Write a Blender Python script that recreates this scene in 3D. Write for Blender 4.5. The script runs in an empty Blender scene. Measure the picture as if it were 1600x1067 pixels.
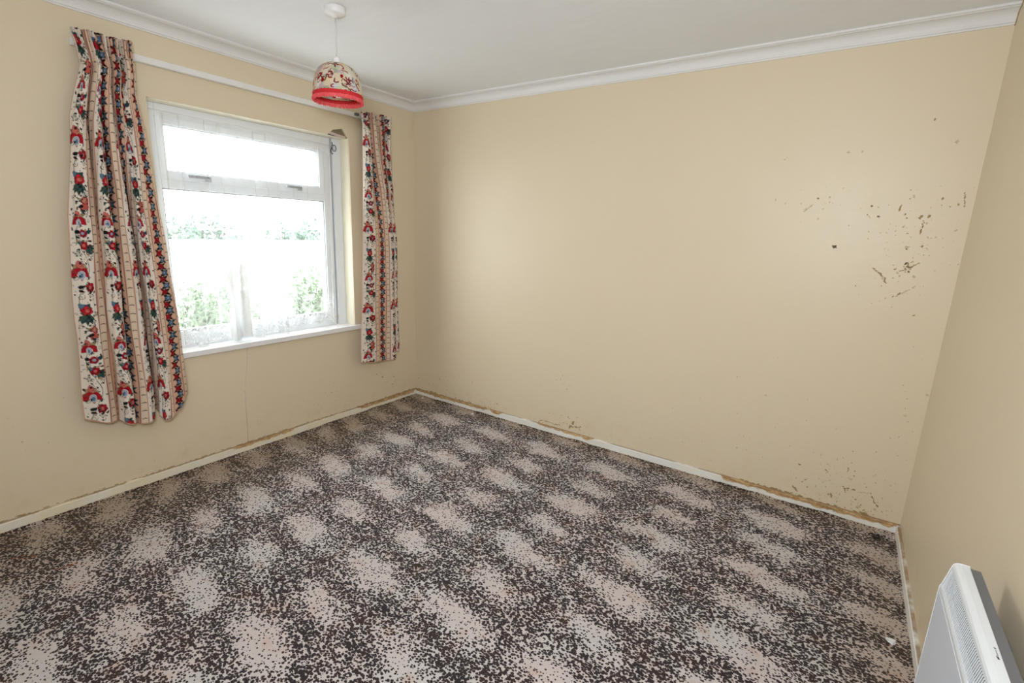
import bpy, bmesh, math, random
import numpy as np
from mathutils import Vector, Matrix, noise as mnoise

random.seed(7)
rng = np.random.default_rng(7)
PI = math.pi
SC = bpy.context.scene
COL = SC.collection

# ------------------------------------------------------------------ room numbers (metres)
W = 3.402            # length of the far wall (x)
H = 2.372            # ceiling height
YB = -3.60           # rear wall
CAM = (3.0028, -2.9562, 1.4164)
F_PX, YAW, PITCH, ROLL = 766.26, -0.594242, -0.217967, 0.036061

# ------------------------------------------------------------------ camera
cd = bpy.data.cameras.new('camera')
cam = bpy.data.objects.new('camera', cd)
COL.objects.link(cam)
cd.sensor_fit = 'HORIZONTAL'
cd.sensor_width = 36.0
cd.lens = F_PX * 36.0 / 1600.0
cd.clip_start = 0.02
cd.clip_end = 200
d = Vector((math.sin(YAW) * math.cos(PITCH), math.cos(YAW) * math.cos(PITCH), math.sin(PITCH)))
r = Vector((math.cos(YAW), -math.sin(YAW), 0))
u = r.cross(d)
r2 = math.cos(ROLL) * r + math.sin(ROLL) * u
u2 = -math.sin(ROLL) * r + math.cos(ROLL) * u
cam.matrix_world = Matrix(((r2.x, u2.x, -d.x, CAM[0]), (r2.y, u2.y, -d.y, CAM[1]),
                           (r2.z, u2.z, -d.z, CAM[2]), (0, 0, 0, 1)))
SC.camera = cam

# ------------------------------------------------------------------ overcast sky
SKY = 10.5
wd = bpy.data.worlds.new('overcast_sky')
SC.world = wd
wd.use_nodes = True
bg = wd.node_tree.nodes['Background']
bg.inputs['Color'].default_value = (0.94, 0.97, 1.0, 1)
bg.inputs['Strength'].default_value = SKY


def area_light(name, loc, target, sx, sy, power, color=(1, 1, 1), portal=False, spread=PI):
    l = bpy.data.lights.new(name, 'AREA')
    l.shape = 'RECTANGLE'
    l.size, l.size_y = sx, sy
    l.energy = power
    l.color = color
    l.spread = spread
    o = bpy.data.objects.new(name, l)
    COL.objects.link(o)
    o.location = loc
    o.rotation_euler = (Vector(target) - Vector(loc)).to_track_quat('-Z', 'Y').to_euler()
    if portal:
        l.cycles.is_portal = True
    return o


# sampling portal in the window opening (adds no light of its own), the photographer's flash, and an added fill lamp
area_light('window_portal', (-0.30, -1.225, 1.36), (1, -1.225, 1.36), 1.30, 1.40, 1, portal=True)
area_light('camera_flash', (2.98, -3.02, 1.66), (1.5, -0.5, 0.70), 0.30, 0.30, 29, (0.90, 0.965, 1.04))
area_light('ceiling_fill', (2.75, -3.15, 1.70), (2.2, -2.4, 2.6), 0.30, 0.30, 12, (0.90, 0.965, 1.04))  # added fill lamp, aimed up to brighten the ceiling

# ------------------------------------------------------------------ colour management
SC.view_settings.view_transform = 'Standard'
SC.view_settings.look = 'None'
SC.view_settings.gamma = 1
SC.view_settings.use_curve_mapping = False
SC.view_settings.exposure = 0.0
SC.cycles.use_denoising = True
SC.cycles.transparent_max_bounces = 24
SC.cycles.max_bounces = 14
SC.cycles.diffuse_bounces = 8


# ================================================================== material helpers
class NT:
    def __init__(self, name):
        self.m = bpy.data.materials.new(name)
        self.m.use_nodes = True
        self.t = self.m.node_tree
        self.b = self.t.nodes['Principled BSDF']
        self.out = self.t.nodes['Material Output']

    def n(self, typ, **kw):
        x = self.t.nodes.new(typ)
        for k, v in kw.items():
            setattr(x, k, v)
        return x

    def link(self, a, b):
        self.t.links.new(a, b)

    def set(self, sock, v):
        if isinstance(v, bpy.types.NodeSocket):
            self.link(v, sock)
        elif v is not None:
            if sock.type == 'RGBA' and len(v) == 3:
                v = (*v, 1)
            sock.default_value = v

    def math(self, op, a, b=None, c=None, clamp=False):
        x = self.n('ShaderNodeMath', operation=op)
        x.use_clamp = clamp
        self.set(x.inputs[0], a)
        if b is not None:
            self.set(x.inputs[1], b)
        if c is not None:
            self.set(x.inputs[2], c)
        return x.outputs[0]

    def mix(self, f, a, b, blend='MIX'):
        x = self.n('ShaderNodeMix', data_type='RGBA', blend_type=blend)
        self.set(x.inputs[0], f)
        self.set(x.inputs[6], a)
        self.set(x.inputs[7], b)
        return x.outputs[2]

    def smooth(self, v, a, b):
        x = self.n('ShaderNodeMapRange', interpolation_type='SMOOTHSTEP')
        self.set(x.inputs[0], v)
        self.set(x.inputs[1], a)
        self.set(x.inputs[2], b)
        return x.outputs[0]

    def coords(self):
        return self.n('ShaderNodeTexCoord').outputs['Object']

    def scale(self, v, s):
        x = self.n('ShaderNodeMapping')
        self.link(v, x.inputs[0])
        x.inputs['Scale'].default_value = s
        return x.outputs[0]

    def noise(self, v, s, det=3, rough=0.5, dist=0.0):
        x = self.n('ShaderNodeTexNoise')
        self.link(v, x.inputs['Vector'])
        x.inputs['Scale'].default_value = s
        x.inputs['Detail'].default_value = det
        x.inputs['Roughness'].default_value = rough
        x.inputs['Distortion'].default_value = dist
        return x.outputs[0]

    def xyz(self, v):
        x = self.n('ShaderNodeSeparateXYZ')
        self.link(v, x.inputs[0])
        return x.outputs

    def bump(self, h, strength, dist=0.01):
        x = self.n('ShaderNodeBump')
        x.inputs['Strength'].default_value = strength
        x.inputs['Distance'].default_value = dist
        self.link(h, x.inputs['Height'])
        self.link(x.outputs[0], self.b.inputs['Normal'])

    def base(self, c, rough=0.6, spec=0.5, metal=0.0):
        self.set(self.b.inputs['Base Color'], c)
        self.set(self.b.inputs['Roughness'], rough)
        self.b.inputs['Specular IOR Level'].default_value = spec
        self.b.inputs['Metallic'].default_value = metal
        return self.m


def plain(name, c, rough=0.6, spec=0.5, var=0.06, scale=30, bump=0.0):
    m = NT(name)
    co = m.coords()
    nz = m.noise(co, scale, 3)
    c2 = tuple(max(0, x * (1 - var)) for x in c)
    c1 = tuple(min(1, x * (1 + var)) for x in c)
    m.base(m.mix(nz, c2, c1), rough, spec)
    if bump:
        m.bump(m.noise(co, scale * 4, 2), bump, 0.002)
    return m.m


# ---------------- painted plaster
def wall_paint(name, rough=0.42, spec=0.5):
    m = NT(name)
    co = m.coords()
    big = m.noise(co, 1.6, 4, 0.55)
    fine = m.noise(co, 14, 4, 0.6)
    c = m.mix(big, (0.705, 0.605, 0.440), (0.740, 0.640, 0.475))
    # faint greenish damp haze, low on the wall, with a shape of its own
    z = m.xyz(co)[2]
    low = m.smooth(z, 0.35, 0.02)
    hz = m.math('MULTIPLY', low, m.smooth(fine, 0.5, 0.72))
    c = m.mix(m.math('MULTIPLY', hz, 0.35), c, (0.60, 0.47, 0.25))
    m.base(c, m.math('ADD', rough, m.math('MULTIPLY', m.math('SUBTRACT', fine, 0.5), 0.12)), spec)
    m.bump(m.math('ADD', m.noise(co, 5, 3), m.math('MULTIPLY', m.noise(co, 160, 2), 0.10)), 0.10, 0.012)
    return m.m


M = {}
M['wall'] = wall_paint('cream_wall_paint')

m = NT('ceiling_paint')
co = m.coords()
sw = m.noise(m.scale(co, (1.0, 2.2, 1)), 2.6, 5, 0.55, 1.4)
m.base(m.mix(sw, (0.82, 0.85, 0.885), (0.87, 0.90, 0.935)), 0.75, 0.3)
m.bump(m.math('ADD', sw, m.math('MULTIPLY', m.noise(co, 60, 3), 0.06)), 0.12, 0.02)
M['ceiling'] = m.m
M['cornice'] = plain('cornice_paint', (0.78, 0.78, 0.78), 0.6, 0.35, 0.03, 9)

# ---------------- carpet: speckled dots that crowd into dark bands and thin out into pale patches
m = NT('speckled_carpet')
co = m.coords()
wob = m.n('ShaderNodeTexNoise')
m.link(co, wob.inputs['Vector'])
wob.inputs['Scale'].default_value = 7
wob.inputs['Detail'].default_value = 2
sub = m.n('ShaderNodeVectorMath', operation='SUBTRACT')
m.link(wob.outputs['Color'], sub.inputs[0])
sub.inputs[1].default_value = (0.5, 0.5, 0.5)
scl = m.n('ShaderNodeVectorMath', operation='SCALE')
m.link(sub.outputs[0], scl.inputs[0])
scl.inputs['Scale'].default_value = 0.13
add = m.n('ShaderNodeVectorMath', operation='ADD')
m.link(co, add.inputs[0])
m.link(scl.outputs[0], add.inputs[1])
X, Y, Z = m.xyz(add.outputs[0])
ph_x = m.math('MULTIPLY', m.math('SUBTRACT', X, 1.51), 2 * PI / 0.455)
lx = m.math('COSINE', ph_x)
yt = m.math('ADD', m.math('ADD', Y, 1.27), m.math('MULTIPLY', m.math('SINE', ph_x), 0.30 * 0.455 / (2 * PI)))
ly = m.math('COSINE', m.math('MULTIPLY', yt, 2 * PI / 0.243))
alt = m.math('MULTIPLY', m.math('COSINE', m.math('MULTIPLY', yt, PI / 0.243)), 0.12)
pat = m.math('MULTIPLY', m.math('POWER', m.math('MAXIMUM', m.math('ADD', m.math('MULTIPLY', lx, 0.5), 0.5), 0.0), 0.75),
             m.math('POWER', m.math('MAXIMUM', m.math('ADD', m.math('MULTIPLY', ly, 0.5), 0.5), 0.0), 1.15))
pat = m.math('ADD', pat, alt)
low = m.noise(m.scale(co, (0.6, 1.3, 1)), 11, 4, 0.65)
pat = m.math('ADD', pat, m.math('MULTIPLY', m.math('SUBTRACT', low, 0.5), 1.25))
T = m.n('ShaderNodeMapRange', interpolation_type='SMOOTHSTEP')
m.link(pat, T.inputs[0])
T.inputs[1].default_value = -0.25
T.inputs[2].default_value = 1.05
T.inputs[3].default_value = 0.71
T.inputs[4].default_value = 0.40
vo = m.n('ShaderNodeTexVoronoi', feature='F1')
m.link(m.scale(co, (1.0, 1.25, 1)), vo.inputs['Vector'])
vo.inputs['Scale'].default_value = 98
rnd = m.xyz(vo.outputs['Color'])
thr = m.math('MULTIPLY', T.outputs[0], m.math('ADD', 0.68, m.math('MULTIPLY', rnd[0], 0.50)))
keep = m.math('SUBTRACT', 1.0, m.math('MULTIPLY', m.smooth(pat, 0.25, 1.05), 0.34))      # fewer flecks in the pale patches
thr = m.math('SUBTRACT', thr, m.math('MULTIPLY', m.smooth(m.math('SUBTRACT', rnd[2], keep), -0.04, 0.04), 1.0))
edge = m.math('ADD', vo.outputs['Distance'], m.math('MULTIPLY', m.math('SUBTRACT', m.noise(co, 240, 2), 0.5), 0.30))
dark = m.smooth(m.math('SUBTRACT', edge, thr), 0.06, -0.04)
tone = m.noise(co, 3.1, 2)
tone2 = m.noise(m.scale(co, (1, 1, 3)), 11, 2)
lightc = m.mix(m.smooth(tone, 0.4, 0.65), (0.56, 0.49, 0.475), (0.54, 0.51, 0.50))
lightc = m.mix(m.math('MULTIPLY', m.smooth(tone2, 0.58, 0.70), 0.32), lightc, (0.46, 0.25, 0.16))
darkc = m.mix(m.smooth(tone2, 0.36, 0.66), (0.026, 0.022, 0.026), (0.042, 0.022, 0.021))
darkc = m.mix(m.math('MULTIPLY', rnd[1], 0.5), darkc, (0.030, 0.018, 0.014))
c = m.mix(dark, lightc, darkc)
# trodden-in brown soiling along the edges by the skirtings
x0, y0, z0 = m.xyz(co)
soil = m.math('MAXIMUM', m.smooth(x0, 0.75, 0.05), m.math('MAXIMUM', m.smooth(y0, -0.20, -0.02), m.math('MULTIPLY', m.smooth(x0, 3.05, 3.38), 0.8)))
soil = m.math('MULTIPLY', soil, m.smooth(m.noise(co, 5, 4), 0.15, 0.50))
c = m.mix(m.math('MULTIPLY', soil, 0.78), c, m.mix(dark, (0.36, 0.265, 0.175), (0.050, 0.032, 0.022)))
m.base(c, 0.95, 0.15)
m.b.inputs['Sheen Weight'].default_value = 0.08
m.bump(m.noise(co, 380, 2), 0.55, 0.004)
M['carpet'] = m.m


# ---------------- skirting with brown damp along the top edge
def skirting(name, axis, spans, body, body2):
    m = NT(name)
    co = m.coords()
    xyz = m.xyz(co)
    a, z = xyz[axis], xyz[2]
    nz = m.noise(m.scale(co, (1, 1, 1.6)), 26, 5, 0.65)
    nz2 = m.noise(co, 6, 4, 0.6)
    tot = None
    for (p0, p1, amt) in spans:
        k = m.math('MULTIPLY', m.smooth(a, p0 - 0.04, p0 + 0.04), m.smooth(a, p1 + 0.04, p1 - 0.04))
        k = m.math('MULTIPLY', k, amt)
        tot = k if tot is None else m.math('MAXIMUM', tot, k)
    hz = m.math('ADD', z, m.math('ADD', m.math('MULTIPLY', m.math('SUBTRACT', nz, 0.5), 0.045), m.math('MULTIPLY', m.math('SUBTRACT', nz2, 0.5), 0.030)))
    lim = m.math('SUBTRACT', 0.056, m.math('MULTIPLY', tot, 0.026))
    st = m.smooth(m.math('SUBTRACT', hz, lim), -0.003, 0.004)
    st = m.math('MULTIPLY', st, m.smooth(tot, 0.0, 0.12))
    base = m.mix(m.smooth(nz2, 0.35, 0.65), body, body2)
    brown = m.mix(m.smooth(nz, 0.40, 0.62), (0.36, 0.20, 0.075), (0.58, 0.39, 0.19))
    c = m.mix(st, base, brown)
    topline = m.math('MULTIPLY', m.smooth(z, 0.0475, 0.050), m.smooth(nz2, 0.3, 0.5))
    c = m.mix(m.math('MULTIPLY', topline, 0.75), c, (0.28, 0.19, 0.10))
    m.base(c, 0.5, 0.4)
    m.bump(nz, 0.5, 0.004)
    return m.m


M['skirt_left'] = skirting('cream_skirting_paint', 1,
                           [(-3.6, -1.95, 0.10), (-1.95, -1.60, 0.10), (-1.58, -1.16, 0.75), (-0.62, -0.02, 0.95)], (0.80, 0.72, 0.54), (0.80, 0.77, 0.68))
M['skirt_far'] = skirting('white_skirting_paint', 0,
                          [(0.0, 0.80, 0.9), (0.84, 0.93, 1.3), (1.26, 1.62, 0.7), (1.64, 1.70, 1.2), (2.55, 3.40, 1.05)], (0.80, 0.78, 0.71), (0.82, 0.82, 0.80))
M['skirt_right'] = skirting('white_skirting_paint_2', 1,
                            [(-3.6, -0.02, 0.1)], (0.82, 0.81, 0.78), (0.80, 0.77, 0.70))

M['upvc'] = plain('white_upvc', (0.78, 0.81, 0.85), 0.35, 0.5, 0.02, 6)
M['reveal'] = plain('reveal_paint', (0.82, 0.77, 0.62), 0.5, 0.4, 0.03, 8)
M['sill'] = plain('sill_gloss_white', (0.82, 0.82, 0.83), 0.3, 0.5, 0.04, 18)
M['seal'] = plain('grey_gasket', (0.34, 0.35, 0.36), 0.6, 0.4, 0.05)
M['gap_shade'] = plain('painted_gap_shade', (0.075, 0.068, 0.055), 0.9, 0.2, 0.3, 60)
M['mould_gap'] = plain('mould_and_gap_shade', (0.36, 0.255, 0.12), 0.9, 0.2, 0.3, 90)
M['mould_b'] = plain('mould_faint', (0.57, 0.48, 0.33), 0.8, 0.2, 0.15, 90)
M['mould_d'] = plain('mould_dark', (0.14, 0.11, 0.07), 0.9, 0.2, 0.3, 90)
M['crackpale'] = plain('crack_filler', (0.58, 0.53, 0.50), 0.8, 0.2, 0.1, 40)
M['render'] = plain('exposed_render', (0.235, 0.195, 0.125), 0.95, 0.1, 0.3, 70, 0.8)
M['plaster'] = plain('broken_plaster', (0.62, 0.50, 0.45), 0.9, 0.1, 0.15, 60, 0.5)
M['metal'] = plain('handle_grey', (0.40, 0.42, 0.45), 0.35, 0.5, 0.05)
M['ring'] = plain('dark_wire', (0.03, 0.03, 0.03), 0.4, 0.5, 0.1)
M['rail'] = plain('white_rail', (0.80, 0.79, 0.78), 0.45, 0.4, 0.03, 9)
M['railend'] = plain('grey_plastic', (0.16, 0.16, 0.17), 0.5, 0.4, 0.1)
M['whiteplastic'] = plain('white_plastic', (0.82, 0.82, 0.82), 0.35, 0.5, 0.02)
M['cord'] = plain('white_flex', (0.62, 0.62, 0.62), 0.5, 0.4, 0.03)
M['wire'] = plain('brass_wire', (0.45, 0.38, 0.22), 0.4, 0.5, 0.05)
M['heat_front'] = plain('heater_enamel', (0.68, 0.72, 0.79), 0.35, 0.5, 0.02, 12)
M['heat_top'] = plain('heater_white', (0.70, 0.72, 0.74), 0.35, 0.5, 0.02, 12)
M['heat_back'] = plain('heater_chassis', (0.15, 0.15, 0.155), 0.5, 0.4, 0.04, 12)
M['heat_slat'] = plain('heater_louvre', (0.74, 0.76, 0.79), 0.4, 0.5, 0.02)
M['heat_dark'] = plain('heater_inside', (0.03, 0.034, 0.045), 0.7, 0.3, 0.1)
M['print'] = plain('logo_print', (0.05, 0.05, 0.06), 0.5, 0.3, 0.1)
M['flake'] = plain('paint_flake', (0.75, 0.76, 0.75), 0.7, 0.3, 0.1, 120)
M['fringe_dark'] = plain('crimson_braid', (0.58, 0.03, 0.035), 0.85, 0.2, 0.2, 300)
M['fringe'] = plain('red_fringe', (0.80, 0.12, 0.13), 0.85, 0.2, 0.25, 200)
M['render_white'] = plain('white_masonry', (0.80, 0.80, 0.79), 0.8, 0.2, 0.05, 5)
M['paving'] = plain('pale_paving', (0.60, 0.60, 0.58), 0.9, 0.2, 0.1, 6)
M['stem'] = plain('shrub_stem', (0.10, 0.075, 0.05), 0.9, 0.2, 0.2, 30)
M['bulb'] = plain('lamp_bulb', (0.85, 0.85, 0.83), 0.2, 0.5, 0.01)


def leafmat(name, c):
    m = NT(name)
    nz = m.noise(m.coords(), 9, 3)
    m.base(m.mix(nz, tuple(x * 0.65 for x in c), tuple(x * 1.35 for x in c)), 0.6, 0.3)
    return m.m


M['leaf_a'] = leafmat('hedge_leaf', (0.13, 0.19, 0.15))
M['leaf_b'] = leafmat('shrub_leaf', (0.15, 0.22, 0.13))

# window glass: thin, clear
m = NT('window_glass')
tr = m.n('ShaderNodeBsdfTransparent')
tr.inputs[0].default_value = (0.97, 0.985, 0.98, 1)
gl = m.n('ShaderNodeBsdfGlossy')
gl.inputs['Roughness'].default_value = 0.02
mx = m.n('ShaderNodeMixShader')
mx.inputs[0].default_value = 0.05
m.link(tr.outputs[0], mx.inputs[1])
m.link(gl.outputs[0], mx.inputs[2])
m.link(mx.outputs[0], m.out.inputs[0])
M['glass'] = m.m


def netmat(name, d0, dl, lacez, fold=None):
    """sheer net: open weave (transparent) with white thread; a lace border with a denser motif"""
    m = NT(name)
    uv = m.n('ShaderNodeUVMap').outputs[0]
    s = m.xyz(uv)
    weave = m.noise(m.scale(uv, (300, 9, 1)), 1.0, 2)
    v1 = m.n('ShaderNodeTexVoronoi', feature='DISTANCE_TO_EDGE')
    m.link(uv, v1.inputs['Vector'])
    v1.inputs['Scale'].default_value = 48
    thread = m.smooth(v1.outputs['Distance'], 0.14, 0.05)
    big = m.noise(uv, 11, 3, 0.5, 1.2)
    motif = m.smooth(m.math('ABSOLUTE', m.math('SUBTRACT', big, 0.5)), 0.075, 0.03)
    lace = m.math('MULTIPLY', m.smooth(s[1], lacez + 0.05, lacez - 0.05), 1.0)
    if fold:    # gathered double layer of the border
        fm = m.math('MULTIPLY', m.smooth(s[0], fold[0] - .01, fold[0] + .01), m.smooth(s[0], fold[1] + .01, fold[1] - .01))
        lace = m.math('MULTIPLY', lace, m.math('ADD', 0.30, m.math('MULTIPLY', fm, 1.15)))
    dens = m.math('ADD', d0, m.math('MULTIPLY', m.math('SUBTRACT', weave, 0.5), 0.10))
    dens = m.math('ADD', dens, m.math('MULTIPLY', lace, m.math('ADD', m.math('MULTIPLY', thread, dl * 0.6), m.math('MULTIPLY', motif, dl * 1.3))), None, True)
    if fold:
        dens = m.math('ADD', dens, m.math('MULTIPLY', m.math('MULTIPLY', fm, lace), 0.50), None, True)
    hem = m.smooth(s[1], 0.012, 0.008)
    dens = m.math('MAXIMUM', dens, m.math('MULTIPLY', hem, 0.9))
    df = m.n('ShaderNodeBsdfDiffuse')
    df.inputs[0].default_value = (0.78, 0.79, 0.79, 1)
    tl = m.n('ShaderNodeBsdfTranslucent')
    tl.inputs[0].default_value = (0.70, 0.71, 0.71, 1)
    mm = m.n('ShaderNodeMixShader')
    mm.inputs[0].default_value = 0.10
    m.link(df.outputs[0], mm.inputs[1])
    m.link(tl.outputs[0], mm.inputs[2])
    tp = m.n('ShaderNodeBsdfTransparent')
    mo = m.n('ShaderNodeMixShader')
    m.link(dens, mo.inputs[0])
    m.link(tp.outputs[0], mo.inputs[1])
    m.link(mm.outputs[0], mo.inputs[2])
    m.link(mo.outputs[0], m.out.inputs[0])
    return m.m


M['net_a'] = netmat('net_voile', 0.20, 0.62, 0.46, (0.39, 0.61))
M['net_b'] = netmat('net_voile_thin', 0.12, 0.25, 0.20)


def attr_cloth(name, attr, rough=0.9, transl=0.0, weave=900):
    m = NT(name)
    a = m.n('ShaderNodeAttribute', attribute_name=attr)
    co = m.coords()
    wv = m.noise(m.scale(co, (1, 1, 0.35)), weave, 2)
    c = m.mix(0.10, a.outputs[0], m.mix(wv, (0.3, 0.3, 0.3), (1, 1, 1)), 'MULTIPLY')
    m.base(c, rough, 0.15)
    if transl:
        t = m.n('ShaderNodeBsdfTranslucent')
        m.link(c, t.inputs[0])
        x = m.n('ShaderNodeMixShader')
        x.inputs[0].default_value = transl
        m.link(m.b.outputs[0], x.inputs[1])
        m.link(t.outputs[0], x.inputs[2])
        m.link(x.outputs[0], m.out.inputs[0])
    return m.m


M['chintz'] = attr_cloth('floral_chintz', 'print', 0.85, 0.06)
M['shade'] = attr_cloth('patchwork_shade_cloth', 'print', 0.8, 0.42, 400)


# ================================================================== mesh helpers
class MB:
    def __init__(self):
        self.v, self.f, self.mi = [], [], []

    def add(self, vs, fs, mi=0):
        o = len(self.v)
        self.v += [tuple(x) for x in vs]
        self.f += [tuple(i + o for i in f) for f in fs]
        self.mi += [mi] * len(fs)
        return self

    def box(self, x0, x1, y0, y1, z0, z1, mi=0):
        vs = [(x, y, z) for x in (x0, x1) for y in (y0, y1) for z in (z0, z1)]
        return self.add(vs, [(0, 1, 3, 2), (4, 6, 7, 5), (0, 4, 5, 1), (2, 3, 7, 6), (0, 2, 6, 4), (1, 5, 7, 3)], mi)

    def prism(self, poly, axis, a0, a1, mi=0):
        """poly: 2-D outline in the two axes other than `axis` (in order), pushed from a0 to a1"""
        n = len(poly)

        def pt(p, a):
            l = list(p)
            l.insert(axis, a)
            return l
        vs = [pt(p, a0) for p in poly] + [pt(p, a1) for p in poly]
        fs = [tuple(range(n)), tuple(range(2 * n - 1, n - 1, -1))]
        fs += [(i, (i + 1) % n, n + (i + 1) % n, n + i) for i in range(n)]
        return self.add(vs, fs, mi)

    def lathe(self, prof, c=(0, 0, 0), seg=32, mi=0, cap=True):
        vs, fs = [], []
        for (rr, z) in prof:
            for k in range(seg):
                a = 2 * PI * k / seg
                vs.append((c[0] + rr * math.cos(a), c[1] + rr * math.sin(a), c[2] + z))
        for i in range(len(prof) - 1):
            for k in range(seg):
                k2 = (k + 1) % seg
                fs.append((i * seg + k, i * seg + k2, (i + 1) * seg + k2, (i + 1) * seg + k))
        if cap:
            fs.append(tuple(range(seg - 1, -1, -1)))
            fs.append(tuple((len(prof) - 1) * seg + k for k in range(seg)))
        return self.add(vs, fs, mi)

    def tube(self, pts, rad, seg=8, mi=0, closed=False):
        pts = [Vector(p) for p in pts]
        n = len(pts)
        vs, fs = [], []
        ref = Vector((0.31, 0.17, 0.93))
        for i, p in enumerate(pts):
            a = pts[i - 1] if (i or closed) else p
            b = pts[(i + 1) % n] if (i < n - 1 or closed) else p
            t = (b - a).normalized()
            if abs(t.dot(ref)) > 0.95:
                ref = Vector((0.93, 0.2, 0.3))
            s = t.cross(ref).normalized()
            q = t.cross(s)
            rr = rad[i] if isinstance(rad, (list, tuple)) else rad
            for k in range(seg):
                an = 2 * PI * k / seg
                vs.append(p + rr * (math.cos(an) * s + math.sin(an) * q))
        for i in range(n if closed else n - 1):
            j = (i + 1) % n
            for k in range(seg):
                k2 = (k + 1) % seg
                fs.append((i * seg + k, i * seg + k2, j * seg + k2, j * seg + k))
        if not closed:
            fs.append(tuple(range(seg - 1, -1, -1)))
            fs.append(tuple((n - 1) * seg + k for k in range(seg)))
        return self.add(vs, fs, mi)

    def build(self, name, mats, parent=None, smooth=False, bevel=0.0, recalc=True):
        me = bpy.data.meshes.new(name)
        me.from_pydata(self.v, [], self.f)
        if not isinstance(mats, (list, tuple)):
            mats = [mats]
        for x in mats:
            me.materials.append(x)
        me.polygons.foreach_set('material_index', self.mi)
        if recalc or bevel:
            bm = bmesh.new()
            bm.from_mesh(me)
            if bevel:
                bmesh.ops.bevel(bm, geom=[e for e in bm.edges if len(e.link_faces) == 2 and e.calc_face_angle(0) > 0.6],
                                offset=bevel, segments=2, profile=0.6, affect='EDGES', clamp_overlap=True)
            if recalc:
                bmesh.ops.recalc_face_normals(bm, faces=bm.faces)
            bm.to_mesh(me)
            bm.free()
        if smooth:
            me.polygons.foreach_set('use_smooth', [True] * len(me.polygons))
        me.update()
        o = bpy.data.objects.new(name, me)
        COL.objects.link(o)
        if parent is not None:
            o.parent = parent
            if parent.type == 'EMPTY':
                o.matrix_parent_inverse = Matrix.Translation(-Vector(parent.location))
        return o


def tag(o, label=None, cat=None, group=None, kind=None):
    if label:
        o['label'] = label
    if cat:
        o['category'] = cat
    if group:
        o['group'] = group
    if kind:
        o['kind'] = kind
    return o


def thing(name, loc, label, cat, group=None, kind=None):
    o = bpy.data.objects.new(name, None)
    o.empty_display_size = 0.1
    COL.objects.link(o)
    o.location = loc
    return tag(o, label, cat, group, kind)


def struct(name, mb, mats, label, cat, **kw):
    return tag(mb.build(name, mats, **kw), label, cat, kind='structure')


# ================================================================== the room
# window opening in the left wall (plane x = 0)
WY0, WY1, WZ0, WZ1 = -1.825, -0.624, 0.688, 2.012
CHIP = [(-0.792, WZ1), (-0.772, 2.030), (-0.748, 2.050), (-0.700, 2.061), (-0.677, 2.068), (-0.660, 2.048), (-0.640, 2.026), (-0.627, WZ1)]

floor = struct('floor', MB().box(-0.0, W, YB, 0, -0.08, 0.0), M['carpet'], 'speckled dark and pale patterned carpet covering the floor', 'floor')
# the carpet's frayed edge rides a little way up the skirtings
e = MB()


def frayed(p0, p1, inward, seed):
    n = int((Vector(p1) - Vector(p0)).length / 0.006)
    vs, fs = [], []
    for i in range(n + 1):
        t = i / n
        p = Vector(p0).lerp(Vector(p1), t)
        s = 6.0 * t * (Vector(p1) - Vector(p0)).length
        hgt = 0.005 + 0.008 * max(0, mnoise.noise(Vector((s, seed, 0)))) + 0.004 * abs(mnoise.noise(Vector((s * 6, seed, 3)))) + random.random() * 0.0015
        w = 0.014 + 0.010 * mnoise.noise(Vector((s * 1.7, seed, 7)))
        q = p + Vector(inward) * max(0.006, w)
        vs += [(p.x, p.y, hgt), (p.x + inward[0] * .004, p.y + inward[1] * .004, hgt), (q.x, q.y, 0.0005)]
    for i in range(n):
        a = 3 * i
        fs += [(a, a + 1, a + 4, a + 3), (a + 1, a + 2, a + 5, a + 4)]
    e.add(vs, fs)


frayed((0.0152, YB + .02, 0), (0.0152, -0.016, 0), (1, 0, 0), 1.3)
frayed((0.016, -0.0152, 0), (W - .016, -0.0152, 0), (0, -1, 0), 5.1)
frayed((W - 0.0152, -0.016, 0), (W - 0.0152, YB + .02, 0), (-1, 0, 0), 9.7)
e.build('carpet_edge', M['carpet'], floor, recalc=False)

struct('ceiling', MB().box(-0.25, W + .1, YB - .1, 0.1, H, H + 0.1), M['ceiling'], 'white plaster ceiling with faint brushed texture', 'ceiling')

# left wall: plaster skin with the window opening and the broken-off corner of plaster above it
wl = MB()
SK = -0.014
wl.prism([(YB, -0.08), (WY0, -0.08), (WY0, H), (YB, H)], 0, SK, 0.0)
wl.prism([(WY1, -0.08), (0.1, -0.08), (0.1, H), (WY1, H)], 0, SK, 0.0)
wl.prism([(WY0, -0.08), (WY1, -0.08), (WY1, WZ0), (WY0, WZ0)], 0, SK, 0.0)
# above the window, split into convex strips around the chip
top = [(WY0, WZ1)] + CHIP + [(WY1, WZ1)]
for (a, b) in zip(top[:-1], top[1:]):
    wl.prism([a, b, (b[0], H), (a[0], H)], 0, SK, 0.0)
# masonry behind, with the painted reveal faces
for (y0, y1, z0, z1) in ((YB, WY0, -0.08, H), (WY1, 0.1, -0.08, H), (WY0, WY1, -0.08, WZ0), (WY0, WY1, WZ1, H)):
    wl.box(-0.25, SK, y0, y1, z0, z1, 1)
wall_left = struct('wall_left', wl, [M['wall'], M['reveal']], 'cream painted wall with the window in it', 'wall')

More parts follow.
